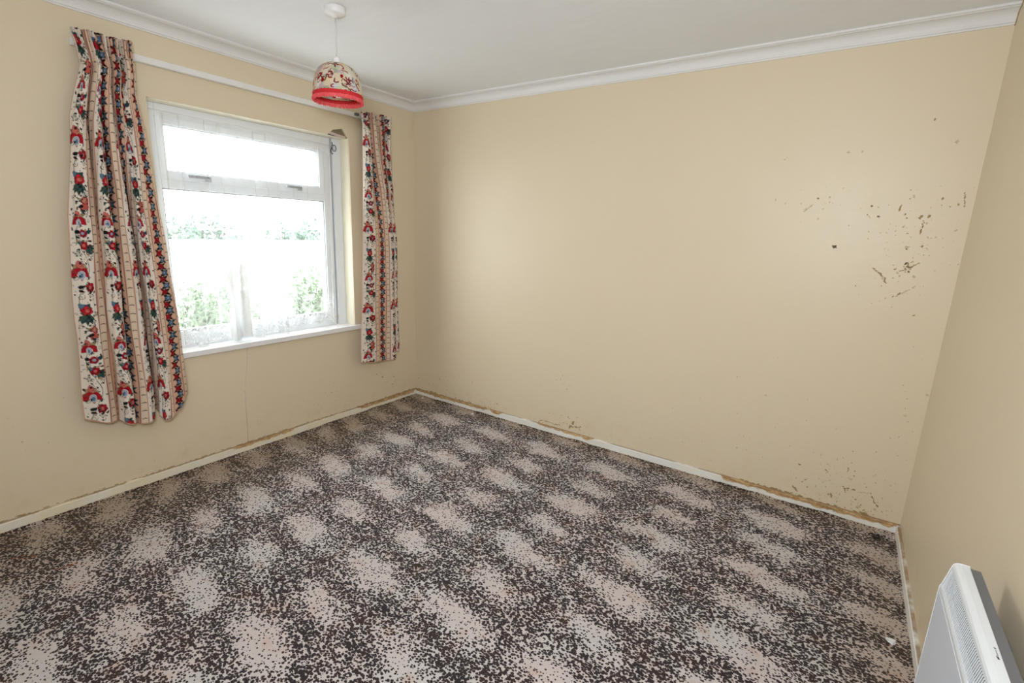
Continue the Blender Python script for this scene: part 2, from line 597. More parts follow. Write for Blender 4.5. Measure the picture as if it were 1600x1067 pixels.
b = MB()
b.prism([(-0.800, WZ1 + .001), (-0.772, 2.034), (-0.748, 2.053), (-0.700, 2.065), (-0.676, 2.071), (-0.655, 2.048), (-0.622, WZ1 + .001)], 0, SK - .002, SK + 0.0012)
b.build('exposed_render', M['render'], wall_left)
b = MB()
b.prism([(-0.787, 2.021), (-0.70, 2.013), (-0.645, 2.0135), (-0.648, 2.024), (-0.70, 2.027), (-0.768, 2.036)], 0, SK, SK + 0.010)
b.build('plaster_edge', M['plaster'], wall_left)
b = MB()
b.prism([(-0.790, WZ1 + .001), (-0.632, WZ1 + .001), (-0.638, 2.0185), (-0.70, 2.0155), (-0.782, 2.0225)], 0, SK, SK + 0.004)
b.build('plaster_gap', M['gap_shade'], wall_left)  # near-black sheet: shade of the gap in the broken plaster, put in as colour

wall_far = struct('wall_far', MB().box(0.0, W + .1, 0.0, 0.1, -0.08, H), M['wall'], 'long cream far wall spotted with mould', 'wall')
wall_right = struct('wall_right', MB().box(W, W + 0.1, YB, 0.0, -0.08, H), M['wall'], 'cream right wall behind the panel heater', 'wall')
struct('wall_rear', MB().box(0.0, W + .1, YB - 0.1, YB, -0.08, H), M['wall'], 'cream wall behind the viewer', 'wall')

# cornices: cove with two small beads
CV = 0.064
prof = [(0, 0), (0.0, -CV), (0.006, -CV), (0.008, -CV + .006)]
for k in range(7):
    a = k / 6 * PI / 2
    prof.append((0.012 + (CV - .022) * (1 - math.cos(a)), -CV + .008 + (CV - .022) * math.sin(a)))
prof += [(CV - .006, -0.010), (CV, -0.009), (CV, 0)]


def cornice(name, along, label):
    mb = MB()
    if along == 'y':
        mb.prism([(p[0], H + p[1]) for p in prof], 1, YB, 0.0)
    else:
        mb.prism([(-p[0], H + p[1]) for p in prof], 0, 0.0, W)
    return struct(name, mb, M['cornice'], label, 'cornice')


cornice('trim_1', 'y', 'white coved cornice above the window wall')
cornice('trim_2', 'x', 'white coved cornice along the long far wall')
# brown strip painted in as the hairline shadow gap where the far cornice was cut off against the right wall
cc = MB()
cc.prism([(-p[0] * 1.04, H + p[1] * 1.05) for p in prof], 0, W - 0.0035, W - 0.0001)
cc.build('painted_shadow_gap', M['mould_gap'], bpy.data.objects['trim_2'])

SH = 0.052
sp = [(0, 0), (0.015, 0), (0.015, SH - .006), (0.010, SH), (0, SH)]
struct('baseboard_left', MB().prism(sp, 1, YB, 0.0), M['skirt_left'], 'low cream skirting board under the window with brown stains', 'skirting')
struct('baseboard_far', MB().prism([(-a, b_) for a, b_ in sp], 0, 0.0, W), M['skirt_far'], 'low white skirting board with brown damp along far wall', 'skirting')
struct('baseboard_right', MB().prism([(W - a, b_) for a, b_ in sp], 1, YB, 0.0), M['skirt_right'], 'low white skirting board along the right wall', 'skirting')


# ---------------- mould specks, scuffs and the plaster crack: thin ragged growths on the walls
class Marks:
    def __init__(self, place):
        self.mb, self.place = MB(), place

    def blob(self, a, z, rad, mi, n=9, stretch=1.0, ang=0.0):
        ring, top_ = [], []
        ph = random.random() * 10
        for k in range(n):
            t = 2 * PI * k / n
            q = rad * 0.85 * (0.55 + 0.75 * random.random())
            da, dz = q * math.cos(t) * stretch, q * math.sin(t)
            da, dz = da * math.cos(ang) - dz * math.sin(ang), da * math.sin(ang) + dz * math.cos(ang)
            ring.append(self.place(a + da, z + dz, 0.0))
            top_.append(self.place(a + da * .8, z + dz * .8, 0.0005))
        c = self.place(a, z, 0.0006)
        fs = []
        for k in range(n):
            k2 = (k + 1) % n
            fs += [(k, k2, n + k2, n + k), (n + k, n + k2, 2 * n)]
        self.mb.add(ring + top_ + [c], fs, mi)

    def stroke(self, pts, rad, mi, gap=0.2):
        for (p, q) in zip(pts[:-1], pts[1:]):
            L = math.hypot(q[0] - p[0], q[1] - p[1])
            n = max(2, int(L / (rad * 1.5)))
            ang = math.atan2(q[1] - p[1], q[0] - p[0])
            for i in range(n):
                if random.random() < gap:
                    continue
                t = (i + random.random()) / n
                self.blob(p[0] + (q[0] - p[0]) * t + random.gauss(0, rad * .35), p[1] + (q[1] - p[1]) * t + random.gauss(0, rad * .35),
                          rad * random.uniform(.5, 1.1), mi, 7, 1.8, ang)

    def cloud(self, a, z, sa, sz, n, r0, r1, mis, zmin=0.06):
        for _ in range(n):
            x, y = random.gauss(a, sa), random.gauss(z, sz)
            if y < zmin or y > H - .1:
                continue
            self.blob(x, y, r0 + (r1 - r0) * random.random() ** 2.5, random.choice(mis), 7, random.uniform(1, 1.8), random.random() * PI)


mats_mould = [M['mould_b'], M['mould_gap'], M['mould_d'], M['crackpale']]
fw = Marks(lambda a, z, h: (min(max(a, .005), W - .004), -h - 0.00015, z))
fw.blob(2.920, 1.404, 0.010, 2, 11, 1.3)
fw.stroke([(3.364, 1.66), (3.372, 1.595)], 0.0035, 1, 0)
fw.cloud(3.219, 1.322, .010, .012, 16, .003, .008, [1, 1, 0, 2])
fw.stroke([(3.219, 1.345), (3.215, 1.305)], 0.005, 1, 0)
fw.stroke([(3.19, 1.30), (3.26, 1.345)], 0.0035, 1, .3)
fw.stroke([(3.085, 1.315), (3.116, 1.291), (3.135, 1.275), (3.156, 1.236)], 0.0045, 1, .1)
fw.stroke([(3.20, 1.190), (3.235, 1.215), (3.275, 1.250)], 0.005, 0, .1)
fw.stroke([(3.20, 1.190), (3.215, 1.200)], 0.005, 1, 0)
fw.stroke([(3.150, 1.61), (3.148, 1.575)], 0.005, 1, .2)
fw.stroke([(3.245, 1.53), (3.240, 1.47)], 0.005, 1, .2)
for (a, z, rr, mi) in ((3.233, 1.555, .008, 1), (3.26, 1.555, .008, 1), (3.203, 1.416, .010, 0), (3.203, 1.408, .006, 1), (3.257, 1.422, .006, 1), (3.04, 1.60, .006, 2),
                       (3.074, 1.553, .006, 2), (3.03, 1.56, .004, 1), (2.815, 1.637, .006, 1), (2.79, 1.60, .006, 0), (2.77, 1.585, .006, 0),
                       (2.83, 1.54, .006, 0), (3.209, 1.968, .007, 1), (2.908, 1.849, .007, 0), (2.64, 1.83, .006, 0), (2.65, 1.84, .004, 0), (2.965, 1.85, .006, 0), (3.30, 1.87, .010, 0)):
    fw.blob(a, z, rr, mi)
fw.stroke([(2.76, 1.57), (2.80, 1.61)], .004, 0, .3)
fw.cloud(3.20, 1.50, .09, .09, 80, .0015, .006, [0, 0, 0, 1])
fw.cloud(2.85, 1.60, .12, .05, 26, .0015, .006, [0])
fw.cloud(3.17, 1.25, .08, .10, 40, .0015, .006, [0, 0, 1])
fw.cloud(3.15, .20, .10, .08, 90, .0015, .007, [0, 0, 1])
fw.stroke([(3.05, .247), (3.066, .232)], .005, 1, 0)
fw.stroke([(3.15, .285), (3.152, .255)], .0045, 1, 0)
fw.stroke([(3.135, .178), (3.15, .165), (3.165, .168), (3.20, .172)], .006, 1, .05)
fw.stroke([(3.155, .165), (3.160, .145)], .005, 1, 0)
fw.stroke([(3.26, .175), (3.278, .148), (3.283, .135), (3.30, .12)], .0055, 1, .1)
fw.stroke([(3.21, .165), (3.26, .175)], .004, 0, .2)
fw.stroke([(2.925, .105), (2.945, .072)], .006, 1, 0)
fw.stroke([(2.96, .14), (2.98, .165)], .004, 1, .2)
fw.cloud(3.18, .09, .10, .02, 50, .002, .007, [1, 1, 0])
fw.cloud(2.75, .30, .25, .20, 70, .0015, .006, [0])
fw.cloud(3.33, .55, .03, .20, 24, .002, .006, [0])
fw.blob(3.392, .735, .008, 0)
fw.stroke([(1.530, .075), (1.545, .105), (1.555, .140)], .010, 1, 0)
fw.stroke([(1.53, .09), (1.60, .10)], .007, 1, .2)
fw.stroke([(1.565, .10), (1.60, .095), (1.615, .108)], .006, 1, .1)
fw.stroke([(1.27, .060), (1.30, .080), (1.40, .072), (1.46, .082)], .005, 1, .15)
fw.stroke([(1.27, .062), (1.275, .03)], .006, 1, .0)
fw.cloud(1.55, .12, .05, .03, 30, .002, .005, [1, 0])
fw.cloud(1.35, .09, .14, .03, 40, .0015, .005, [0, 1])
fw.cloud(1.47, .40, .05, .04, 18, .002, .006, [0, 0, 1])
fw.cloud(0.85, .09, .12, .02, 26, .002, .005, [0, 1])
fw.cloud(0.30, .13, .20, .09, 60, .0015, .005, [0, 1])
fw.cloud(1.0, .20, .6, .12, 60, .0015, .004, [0])
fw.cloud(2.3, .15, .4, .08, 50, .0015, .004, [0])
for i in range(60):     # broken brown paint line where skirting meets the wall
    a = random.choice((random.uniform(0.02, .85), random.uniform(2.6, 3.39)))
    fw.blob(a, 0.052 + abs(random.gauss(0, .004)), random.uniform(.003, .007), 1, 7, 2.4, random.gauss(0, .15))
tag(fw.mb.build('mould_specks', mats_mould, wall_far), kind='stuff')

lw = Marks(lambda a, z, h: (h + 0.00015, a, z))
lw.cloud(-.33, .20, .07, .05, 40, .0015, .006, [0, 0, 1])
lw.blob(-.371, .235, .008, 1)
lw.blob(-.27, .151, .007, 1)
lw.cloud(-.85, .22, .10, .04, 26, .0015, .005, [0])
lw.blob(-.853, .227, .007, 0, 9, 2)
lw.cloud(-2.45, .42, .15, .10, 16, .0015, .004, [0])
lw.cloud(-1.3, .12, .5, .06, 60, .0015, .004, [0])
lw.blob(-2.482, .405, .006, 0)
for i in range(150):
    lw.blob(random.uniform(-3.0, -.02), 0.053 + abs(random.gauss(0, .002)), random.uniform(.002, .004), 1, 7, 3.5, random.gauss(0, .05))
tag(lw.mb.build('mould_specks', mats_mould, wall_left), kind='stuff')
ck = Marks(lw.place)
ck.stroke([(-1.435, .668), (-1.440, .60), (-1.448, .545), (-1.452, .50)], .0032, 3, 0)
ck.stroke([(-1.452, .50), (-1.463, .455), (-1.470, .40), (-1.471, .33), (-1.474, .30)], .0030, 3, .1)
ck.stroke([(-1.474, .33), (-1.472, .27), (-1.4745, .20), (-1.473, .14), (-1.480, .055)], .0024, 0, .0)
ck.stroke([(-1.474, .28), (-1.473, .20), (-1.480, .055)], .0018, 1, .3)
ck.stroke([(-1.478, .075), (-1.482, .052)], .005, 1, 0)
ck.mb.build('crack', mats_mould, wall_left)

# ================================================================== window
win = thing('window_1', (-0.10, (WY0 + WY1) / 2, WZ0), 'white plastic framed window with an opening top light', 'window', kind='structure')
FX0, FX1 = -0.17, -0.105      # frame depth


def frame_part(name, rects, x0, x1, mat=None, parent=None, bev=0.004):
    mb = MB()
    for (y0, y1, z0, z1) in rects:
        mb.box(x0, x1, y0, y1, z0, z1)
    return mb.build(name, mat or M['upvc'], parent or win, bevel=bev)


# outer frame: jambs, head and bottom rail
frame_part('jamb', [(WY0, -1.758, WZ0 + .012, WZ1)], FX0, FX1)
frame_part('jamb', [(-0.690, WY1, WZ0 + .012, WZ1)], FX0, FX1 + .008)
frame_part('jamb', [(-0.768, -0.702, WZ0 + .012, WZ1)], FX0, FX1)
frame_part('groove', [(-0.702, -0.690, WZ0 + .012, WZ1)], FX0, FX1 - .012, M['seal'], bev=0)
frame_part('head_rail', [(-1.758, -0.768, 1.948, WZ1)], FX0, FX1)
frame_part('bottom_rail', [(-1.758, -0.768, WZ0 + .012, 0.800)], FX0, FX1)
frame_part('transom', [(-1.758, -0.768, 1.586, 1.634)], FX0, FX1)
# opening top light, proud of the frame
sash = MB()
SX0, SX1 = -0.165, -0.094
for q in ((-1.762, -1.727, 1.630, 1.952), (-0.806, -0.764, 1.630, 1.952), (-1.727, -0.806, 1.911, 1.952), (-1.727, -0.806, 1.630, 1.677)):
    sash.box(SX0, SX1, *q)
sash = sash.build('sash', M['upvc'], win, bevel=0.004)
g = MB()
for q in ((-1.730, -1.7245, 1.674, 1.914), (-0.8085, -0.803, 1.674, 1.914), (-1.727, -0.806, 1.908, 1.9135), (-1.727, -0.806, 1.6745, 1.680)):
    g.box(-0.142, -0.1005, *q)
g.build('gasket', M['seal'], sash)
MB().box(-0.137, -0.133, -1.728, -0.805, 1.676, 1.912).build('pane', M['glass'], sash)
MB().box(-0.142, -0.138, -1.757, -0.769, 0.801, 1.585).build('pane', M['glass'], win)
g = MB()
for q in ((-1.759, -1.753, 0.798, 1.588), (-0.773, -0.767, 0.798, 1.588), (-1.757, -0.769, 1.5805, 1.587), (-1.757, -0.769, 0.799, 0.8045)):
    g.box(-0.146, -0.1115, *q)
g.build('gasket', M['seal'], win)
for yc, fl in ((-1.530, 1), (-0.960, 1)):
    hd = MB()
    hd.box(SX1, SX1 + .008, yc - .012, yc + .018, 1.638, 1.666)
    hd.prism([(SX1 + .006, yc + .006), (SX1 + .026, yc + .004), (SX1 + .030, yc - .006), (SX1 + .034, yc - .105), (SX1 + .022, yc - .108), (SX1 + .018, yc - .012), (SX1 + .006, yc - .010)], 2, 1.650, 1.664)
    hd.build('handle', M['metal'], sash, bevel=0.002)
sill = MB()
sill.box(-0.106, 0.0005, WY0 + .0005, WY1 - .0005, WZ0, WZ0 + .014)
sill.box(0.0005, 0.028, WY0 - .06, WY1 + .062, WZ0 - .018, WZ0 + .014)
sill.build('window_sill', M['sill'], win, bevel=0.004)
# mould along the bottom gasket and in the sill corner
gm = Marks(lambda a, z, h: (-0.1045 + h, a, z))
for i in range(46):
    a = random.choice((random.uniform(-1.74, -1.45), random.uniform(-1.1, -.80)))
    gm.blob(a, .796 + random.gauss(0, .003), random.uniform(.002, .005), 2, 7, 2.2, 0)
for i in range(30):
    gm.blob(-0.700 + random.gauss(0, .012), random.uniform(.715, .80), random.uniform(.002, .005), 0, 7)
for i in range(30):
    gm.blob(random.uniform(-1.72, -.85), 1.905 + abs(random.gauss(0, .006)), random.uniform(.002, .004), 0, 7, 2)
tag(gm.mb.build('mould_specks', mats_mould, win), kind='stuff')

# hook and ring left over from a net wire
hk = thing('wire_hook', (-0.097, -0.684, 1.95), 'small black wire hook with ring at top right of window frame', 'hook')
MB().tube([(-0.097, -0.690, 1.985), (-0.090, -0.694, 1.972), (-0.086, -0.697, 1.958), (-0.088, -0.700, 1.945), (-0.092, -0.704, 1.935), (-0.088, -0.706, 1.918), (-0.086, -0.699, 1.905), (-0.088, -0.692, 1.912)],
          0.0028, 8).build('hook', M['ring'], hk, smooth=True)
MB().tube([(-0.086, -0.682 + .016 * math.cos(t * PI / 12), 1.947 + .020 * math.sin(t * PI / 12)) for t in range(24)], 0.0026, 8, closed=True).build('ring', M['ring'], hk, smooth=True)


# ---------------- net curtains
def net_curtain(name, label, mat, y0, y1, ztop, zbot, xb, folds, seed, densify=None, sag=0.0, lean=0.0, tight=0.0):
    nu, nv = 220, 90
    full = (y1 - y0) * 1.5
    vs, fs, uvs = [], [], []
    for j in range(nv + 1):
        v = j / nv
        for i in range(nu + 1):
            s = i / nu
            zt = ztop - sag * s ** 4
            z = zt + (zbot + .012 * math.sin(s * 23 + seed) * 1.0 - zt) * v
            ss = s
            if densify:
                for (c, wd_, k) in densify:
                    ss += k * math.exp(-((s - c) / wd_) ** 2) * (s - c) / wd_ * -1 * (0.25 + .75 * v)
            y = y0 + (y1 - y0) * ss + lean * v * s + .012 * math.sin(2 * PI * folds * s * 1.37 + seed + 1.5 * v)
            x = xb + (.010 + .010 * v) * math.sin(2 * PI * folds * s + seed * 2 + .8 * math.sin(3 * v + seed)) + .006 * math.sin(2 * PI * folds * 2.3 * s + v * 2)
            y += tight * (0.5 - s) * math.sin(PI * min(1, v * 1.2)) ** 2
            vs.append((x, y, z))
            uvs.append((s * full, (1 - v) * (ztop - zbot)))
    for j in range(nv):
        for i in range(nu):
            a = j * (nu + 1) + i
            fs.append((a, a + 1, a + nu + 2, a + nu + 1))
    me = bpy.data.meshes.new(name)
    me.from_pydata(vs, [], fs)
    ul = me.uv_layers.new(name='UVMap')
    idx = np.empty(len(me.loops), dtype=np.int32)
    me.loops.foreach_get('vertex_index', idx)
    ul.data.foreach_set('uv', np.array(uvs, dtype=np.float32)[idx].ravel())
    me.materials.append(mat)
    me.polygons.foreach_set('use_smooth', [True] * len(me.polygons))
    o = bpy.data.objects.new(name, me)
    COL.objects.link(o)
    return tag(o, label, 'net curtain')


na = net_curtain('net_curtain', 'sheer white net with lace border over left and middle of window', M['net_a'], -1.765, -1.115, 1.962, 0.712, -0.060, 7, 0.7,
                 densify=[(0.52, 0.12, 0.05), (0.95, .08, .03)], sag=.02)
nb = net_curtain('net_curtain', 'thinner sheer net hanging at the right side of the window', M['net_b'], -1.12, -0.735, 1.938, 0.745, -0.062, 3, 2.4, sag=.05, densify=[(0.85, .12, .05)])
wb = MB().tube([(-0.062, WY0 + .002, 1.972), (-0.061, -1.4, 1.970), (-0.062, -1.0, 1.966), (-0.066, -0.705, 1.955)], 0.0022, 6)
tag(wb.build('net_wire', M['whiteplastic'], smooth=True), 'thin white wire across the window top carrying the nets', 'wire')

# ================================================================== curtain rail
RZ = 2.172
rl = thing('curtain_rail', (0.012, -1.2, RZ), 'white batten curtain rail running across above the window', 'rail')
MB().box(0.0005, 0.020, -2.10, -0.30, RZ - .014, RZ + .018).build('batten', M['rail'], rl, bevel=0.002)
MB().box(0.020, 0.026, -2.10, -0.30, RZ - .0125, RZ + .0165).build('track', M['rail'], rl, bevel=0.002)
MB().box(0.026, 0.048, -0.592, -0.565, RZ - .006, RZ + .012).build('end_stop', M['railend'], rl, bevel=0.003)
for yy in (-1.70, -1.42, -0.98):
    MB().lathe([(.004, 0), (.004, .003), (.001, .004)], (0.012, yy, RZ + .018), 8).build('screw', M['metal'], rl)


# ================================================================== chintz print (flat pattern, drawn into a colour attribute)
def lin(*c):
    return np.array([((x / 255) / 12.92 if x / 255 <= .04045 else ((x / 255 + .055) / 1.055) ** 2.4) for x in c])


PU, PV, RES = 23.5, 58.5, 9.0


class Canvas:
    def __init__(self, pu, pv, res, base, wrapu=True):
        self.pu, self.pv = pu, pv
        self.nu, self.nv = int(pu * res), int(pv * res)
        self.a = np.empty((self.nv, self.nu, 3))
        self.a[:] = base
        self.U, self.V = np.meshgrid((np.arange(self.nu) + .5) / self.nu * pu, (np.arange(self.nv) + .5) / self.nv * pv)
        self.wrapu = wrapu

    def d(self, cu, cv):
        du = self.U - cu
        dv = self.V - cv
        dv = (dv + self.pv / 2) % self.pv - self.pv / 2
        if self.wrapu:
            du = (du + self.pu / 2) % self.pu - self.pu / 2
        return du, dv

    def put(self, mask, col):
        self.a[mask] = col

    def ell(self, cu, cv, ru, rv, ang, col, out=None, ow=.12):
        du, dv = self.d(cu, cv)
        c, s = math.cos(ang), math.sin(ang)
        p, q = du * c + dv * s, -du * s + dv * c
        if out is not None:
            self.put((p / (ru + ow)) ** 2 + (q / (rv + ow)) ** 2 < 1, out)
        self.put((p / ru) ** 2 + (q / rv) ** 2 < 1, col)

    def leaf(self, cu, cv, L, w, ang, col, out=None, ow=.1):
        """pointed leaf starting at (cu, cv) and running L along ang"""
        du, dv = self.d(cu, cv)
        c, s = math.cos(ang), math.sin(ang)
        p, q = (du * c + dv * s) / L, -du * s + dv * c
        prof_ = np.where((p > 0) & (p < 1), w * np.sqrt(np.clip(p, 0, 1)) * (1 - np.clip(p, 0, 1)) * 2.6, -1)
        if out is not None:
            self.put(np.abs(q) < prof_ + np.where(prof_ >= 0, ow, 0), out)
        self.put(np.abs(q) < prof_, col)

    def line(self, pts, w, col):
        for (p, q) in zip(pts[:-1], pts[1:]):
            du, dv = self.d(p[0], p[1])
            eu, ev = q[0] - p[0], q[1] - p[1]
            L2 = eu * eu + ev * ev + 1e-9
            t = np.clip((du * eu + dv * ev) / L2, 0, 1)
            self.put((du - t * eu) ** 2 + (dv - t * ev) ** 2 < w * w, col)

    def curl(self, cu, cv, r0, a0, turns, w, col):
        pts = [(cu + r0 * (1 - .8 * t / 14) * math.cos(a0 + turns * 2 * PI * t / 14), cv + r0 * (1 - .8 * t / 14) * math.sin(a0 + turns * 2 * PI * t / 14)) for t in range(15)]
        self.line(pts, w, col)


RED, CRIM, MAR = lin(168, 24, 38), lin(136, 16, 34), lin(84, 18, 30)
BLK, TEAL, GRN, BLUE, STEEL = lin(24, 24, 28), lin(36, 66, 74), lin(62, 82, 66), lin(84, 116, 142), lin(150, 160, 182)
ROSE, TAN, WHT = lin(196, 104, 92), lin(168, 140, 104), lin(240, 232, 222)
IVORY, TICK, PEACH, BRN = lin(228, 218, 206), lin(218, 196, 174), lin(212, 172, 146), lin(150, 92, 84)

cv = Canvas(PU, PV, RES, IVORY)
# stripes: floral 0-10, ticked band 10-13.5, vine on peach 13.5-20, ticked band 20-23.5
cv.put((cv.U > 10) & (cv.U < 13.5), TICK)
cv.put((cv.U > 13.5) & (cv.U < 20), PEACH)
cv.put((cv.U > 20), TICK)
for uu, w in ((10.0, .18), (10.5, .10), (13.3, .18), (20.2, .18), (23.0, .10), (23.4, .16)):
    cv.put(np.abs(cv.U - uu) < w, BRN)
for uu in (10.25, 23.2):
    cv.put(np.abs(cv.U - uu) < .14, PEACH)
for uc in (11.9, 21.7):
    for k in range(14):
        v0 = (k + .5) * PV / 14
        cv.line([(uc - .75, v0 + .12), (uc, v0 - .15), (uc + .75, v0 + .12)], .17, BLK)
# vine
uc = 16.75
for k in range(9):
    v0 = k * 6.5
    cv.line([(uc + .7 * math.sin(2 * PI * t / 12), v0 + 6.5 * t / 12) for t in range(13)], .20, BLK)
    for h, colr, sg in ((1.6, BLUE, 1), (4.85, RED, -1)):
        fu = uc + .55 * sg
        for (du_, dv_, an) in ((1.3, -1.0, -.7), (1.3, 1.0, .9), (-1.2, -1.3, -2.3), (-1.2, 1.1, 2.4)):
            cv.leaf(fu, v0 + h, 2.9, .62, math.atan2(dv_, du_ * 1.0), BLK if du_ * sg < 0 else (MAR if sg < 0 else TEAL))
        for t in range(5):
            cv.ell(fu + .62 * math.cos(t * 1.257), v0 + h + .62 * math.sin(t * 1.257), .58, .58, 0, colr, BLK, .16)
        cv.ell(fu, v0 + h, .35, .35, 0, STEEL if colr is BLUE else CRIM)
        cv.curl(fu - 1.6 * sg, v0 + h + 1.1, .6, 0, .8, .13, BLK)


def sprig(u0, v0, ang, n=5, L=2.4):
    L *= 1.15
    for k in range(n):
        a = ang + (k - (n - 1) / 2) * .42
        l2 = L * (.7 + .3 * ((k * 7) % 3) / 2)
        cv.line([(u0, v0), (u0 + l2 * math.cos(a), v0 + l2 * math.sin(a))], .07, GRN)
        cv.ell(u0 + l2 * math.cos(a), v0 + l2 * math.sin(a), .30, .30, 0, BLK)


def rose(u0, v0, R, c1=RED, c2=CRIM, ctr=None):
    R *= 1.25
    for t in range(6):
        a = t * PI / 3 + .3
        cv.ell(u0 + R * .55 * math.cos(a), v0 + R * .55 * math.sin(a), R * .5, R * .42, a, c1 if t % 2 else c2, MAR, .14)
    cv.ell(u0, v0, R * .38, R * .38, 0, ctr if ctr is not None else ROSE, MAR, .10)


def paisley(u0, v0, s, flip=1):
    s *= 1.2
    for a, l2 in ((2.5, 3.2), (3.3, 3.0), (.2, 2.8), (1.0, 2.6)):
        cv.leaf(u0, v0 - .6 * s, l2 * s, .8 * s, -a if flip > 0 else a - PI, TAN, GRN, .12)
    cv.leaf(u0, v0 - 1.2 * s, 3.0 * s, 1.1 * s, -PI / 2 - .35, ROSE, MAR, .12)
    for a in (-.75, .0, .75):
        cv.leaf(u0, v0 - .8 * s, 4.4 * s, 1.35 * s, PI / 2 + a * flip, RED if a else CRIM, MAR, .16)
    cv.ell(u0, v0 + 1.5 * s, 1.05 * s, 1.5 * s, 0, STEEL, lin(236, 214, 214), .2)
    cv.ell(u0, v0 + 1.6 * s, .55 * s, .9 * s, 0, BLUE, WHT, .12)


def acanthus(u0, v0, ang, s):
    s *= 1.2
    for k in range(5):
        cv.leaf(u0, v0, (3.6 - .35 * abs(k - 2)) * s, .62 * s, ang + (k - 2) * .42, TEAL if k % 2 else GRN, BLK, .08)


stem = [(5 + 2.6 * math.sin(2 * PI * t / 48 * 2 + .6), PV * t / 48) for t in range(49)]
cv.line(stem, .13, GRN)
paisley(3.6, 6.0, 1.0, 1)
acanthus(7.6, 12.5, 2.2, .9)
rose(6.9, 13.4, 1.75)
cv.leaf(2.2, 13.6, 2.6, .8, -.4, BLK)
cv.leaf(2.4, 14.6, 2.2, .6, .5, BLK)
cv.curl(3.0, 17.8, 1.2, 0, 1.1, .11, GRN)
sprig(6.4, 18.2, -1.2)
cv.leaf(4.2, 23.2, 3.3, 1.2, -2.3, BLUE, BLK, .12)
cv.leaf(4.2, 23.2, 3.0, 1.1, -.9, TEAL, BLK, .12)
rose(4.8, 24.2, 1.7, RED, lin(198, 36, 44))
acanthus(4.6, 26.2, PI / 2, 1.15)
sprig(8.2, 26.5, -.8, 4, 1.7)
cv.curl(7.8, 29.8, 1.1, 2, 1.2, .11, GRN)
cv.curl(2.6, 31.2, 1.0, 1, 1.1, .11, TAN)
for k in range(4):
    rose(7.0 + .9 * math.cos(k * 1.57), 33.2 + .9 * math.sin(k * 1.57), .75, ROSE, RED)
cv.leaf(6.8, 34.8, 3.4, 1.1, 2.0, ROSE, MAR, .12)
cv.leaf(6.8, 34.8, 3.2, 1.0, 1.0, lin(184, 84, 70), MAR, .12)
cv.leaf(6.4, 35.4, 2.6, .8, 2.8, BLK)
paisley(4.2, 41.5, .82, -1)
sprig(7.8, 39.5, -1.9, 4, 1.8)
cv.leaf(2.0, 46.8, 2.8, .9, .2, BLK)
rose(5.6, 47.6, 1.35, CRIM, RED, STEEL)
cv.leaf(7.2, 47.4, 2.4, .8, -.6, TEAL, BLK, .1)
cv.curl(3.2, 49.8, 1.1, 0, 1.2, .11, GRN)
acanthus(6.8, 53.6, .7, .95)
rose(5.6, 53.0, 1.5, RED, CRIM)
cv.leaf(4.6, 52.2, 2.8, .9, -2.6, BLUE, BLK, .12)
sprig(3.2, 55.6, 2.0, 5, 2.0)
cv.curl(8.4, 57.2, .9, 0, 1.1, .10, MAR)
for k in range(70):      # small scattered leaves and tendrils
    uu, v2 = random.uniform(.8, 9.2), random.uniform(0, PV)
    cv.leaf(uu, v2, random.uniform(.9, 1.9), random.uniform(.25, .5), random.random() * 6.28, random.choice((BLK, TEAL, GRN, TAN, MAR, BLK)))
for k in range(26):
    cv.curl(random.uniform(1, 9), random.uniform(0, PV), random.uniform(.5, 1.1), random.random() * 6.28, random.uniform(.5, 1.1), .10, random.choice((BLK, GRN, TEAL)))
for k in range(40):
    uu, v2 = random.uniform(.6, 9.4), random.uniform(0, PV)
    cv.ell(uu, v2, .2, .2, 0, random.choice((BLK, MAR, GRN, RED)))


def sample(canvas, uu, vv):
    """bilinear sample of the print, wrapping"""
    fu = (uu / canvas.pu * canvas.nu - .5)
    fv = (vv / canvas.pv * canvas.nv - .5)
    i0, j0 = np.floor(fu).astype(int), np.floor(fv).astype(int)
    a, b_ = (fu - i0)[..., None], (fv - j0)[..., None]
    A = canvas.a
    g_ = lambda j, i: A[j % canvas.nv, i % canvas.nu]
    return (g_(j0, i0) * (1 - a) + g_(j0, i0 + 1) * a) * (1 - b_) + (g_(j0 + 1, i0) * (1 - a) + g_(j0 + 1, i0 + 1) * a) * b_


def grid_mesh(name, P, C, mat, parent=None, closed_u=False):
    nv, nu = P.shape[:2]
    me = bpy.data.meshes.new(name)
    I = np.arange(nv * nu).reshape(nv, nu)
    if closed_u:
        a, b_ = I[:-1], np.roll(I, -1, 1)[:-1]
        c_, d_ = np.roll(I, -1, 1)[1:], I[1:]
    else:
        a, b_, c_, d_ = I[:-1, :-1], I[:-1, 1:], I[1:, 1:], I[1:, :-1]
    F = np.stack([a, b_, c_, d_], -1).reshape(-1, 4).astype(np.int32)
    me.vertices.add(nv * nu)
    me.vertices.foreach_set('co', P.reshape(-1).astype(np.float32))
    me.loops.add(F.size)
    me.loops.foreach_set('vertex_index', F.reshape(-1))
    me.polygons.add(len(F))
    me.polygons.foreach_set('loop_start', np.arange(0, F.size, 4, dtype=np.int32))
    me.polygons.foreach_set('loop_total', np.full(len(F), 4, dtype=np.int32))
    me.update(calc_edges=True)
    me.validate()
    at = me.color_attributes.new('print', 'FLOAT_COLOR', 'POINT')
    C4 = np.concatenate([C.reshape(-1, 3), np.ones((nv * nu, 1))], 1).astype(np.float32)
    at.data.foreach_set('color', C4.reshape(-1))
    me.polygons.foreach_set('use_smooth', [True] * len(me.polygons))
    me.materials.append(mat)
    o = bpy.data.objects.new(name, me)
    COL.objects.link(o)
    if parent is not None:
        o.parent = parent
        if parent.type == 'EMPTY':
            o.matrix_parent_inverse = Matrix.Translation(-Vector(parent.location))
    return o


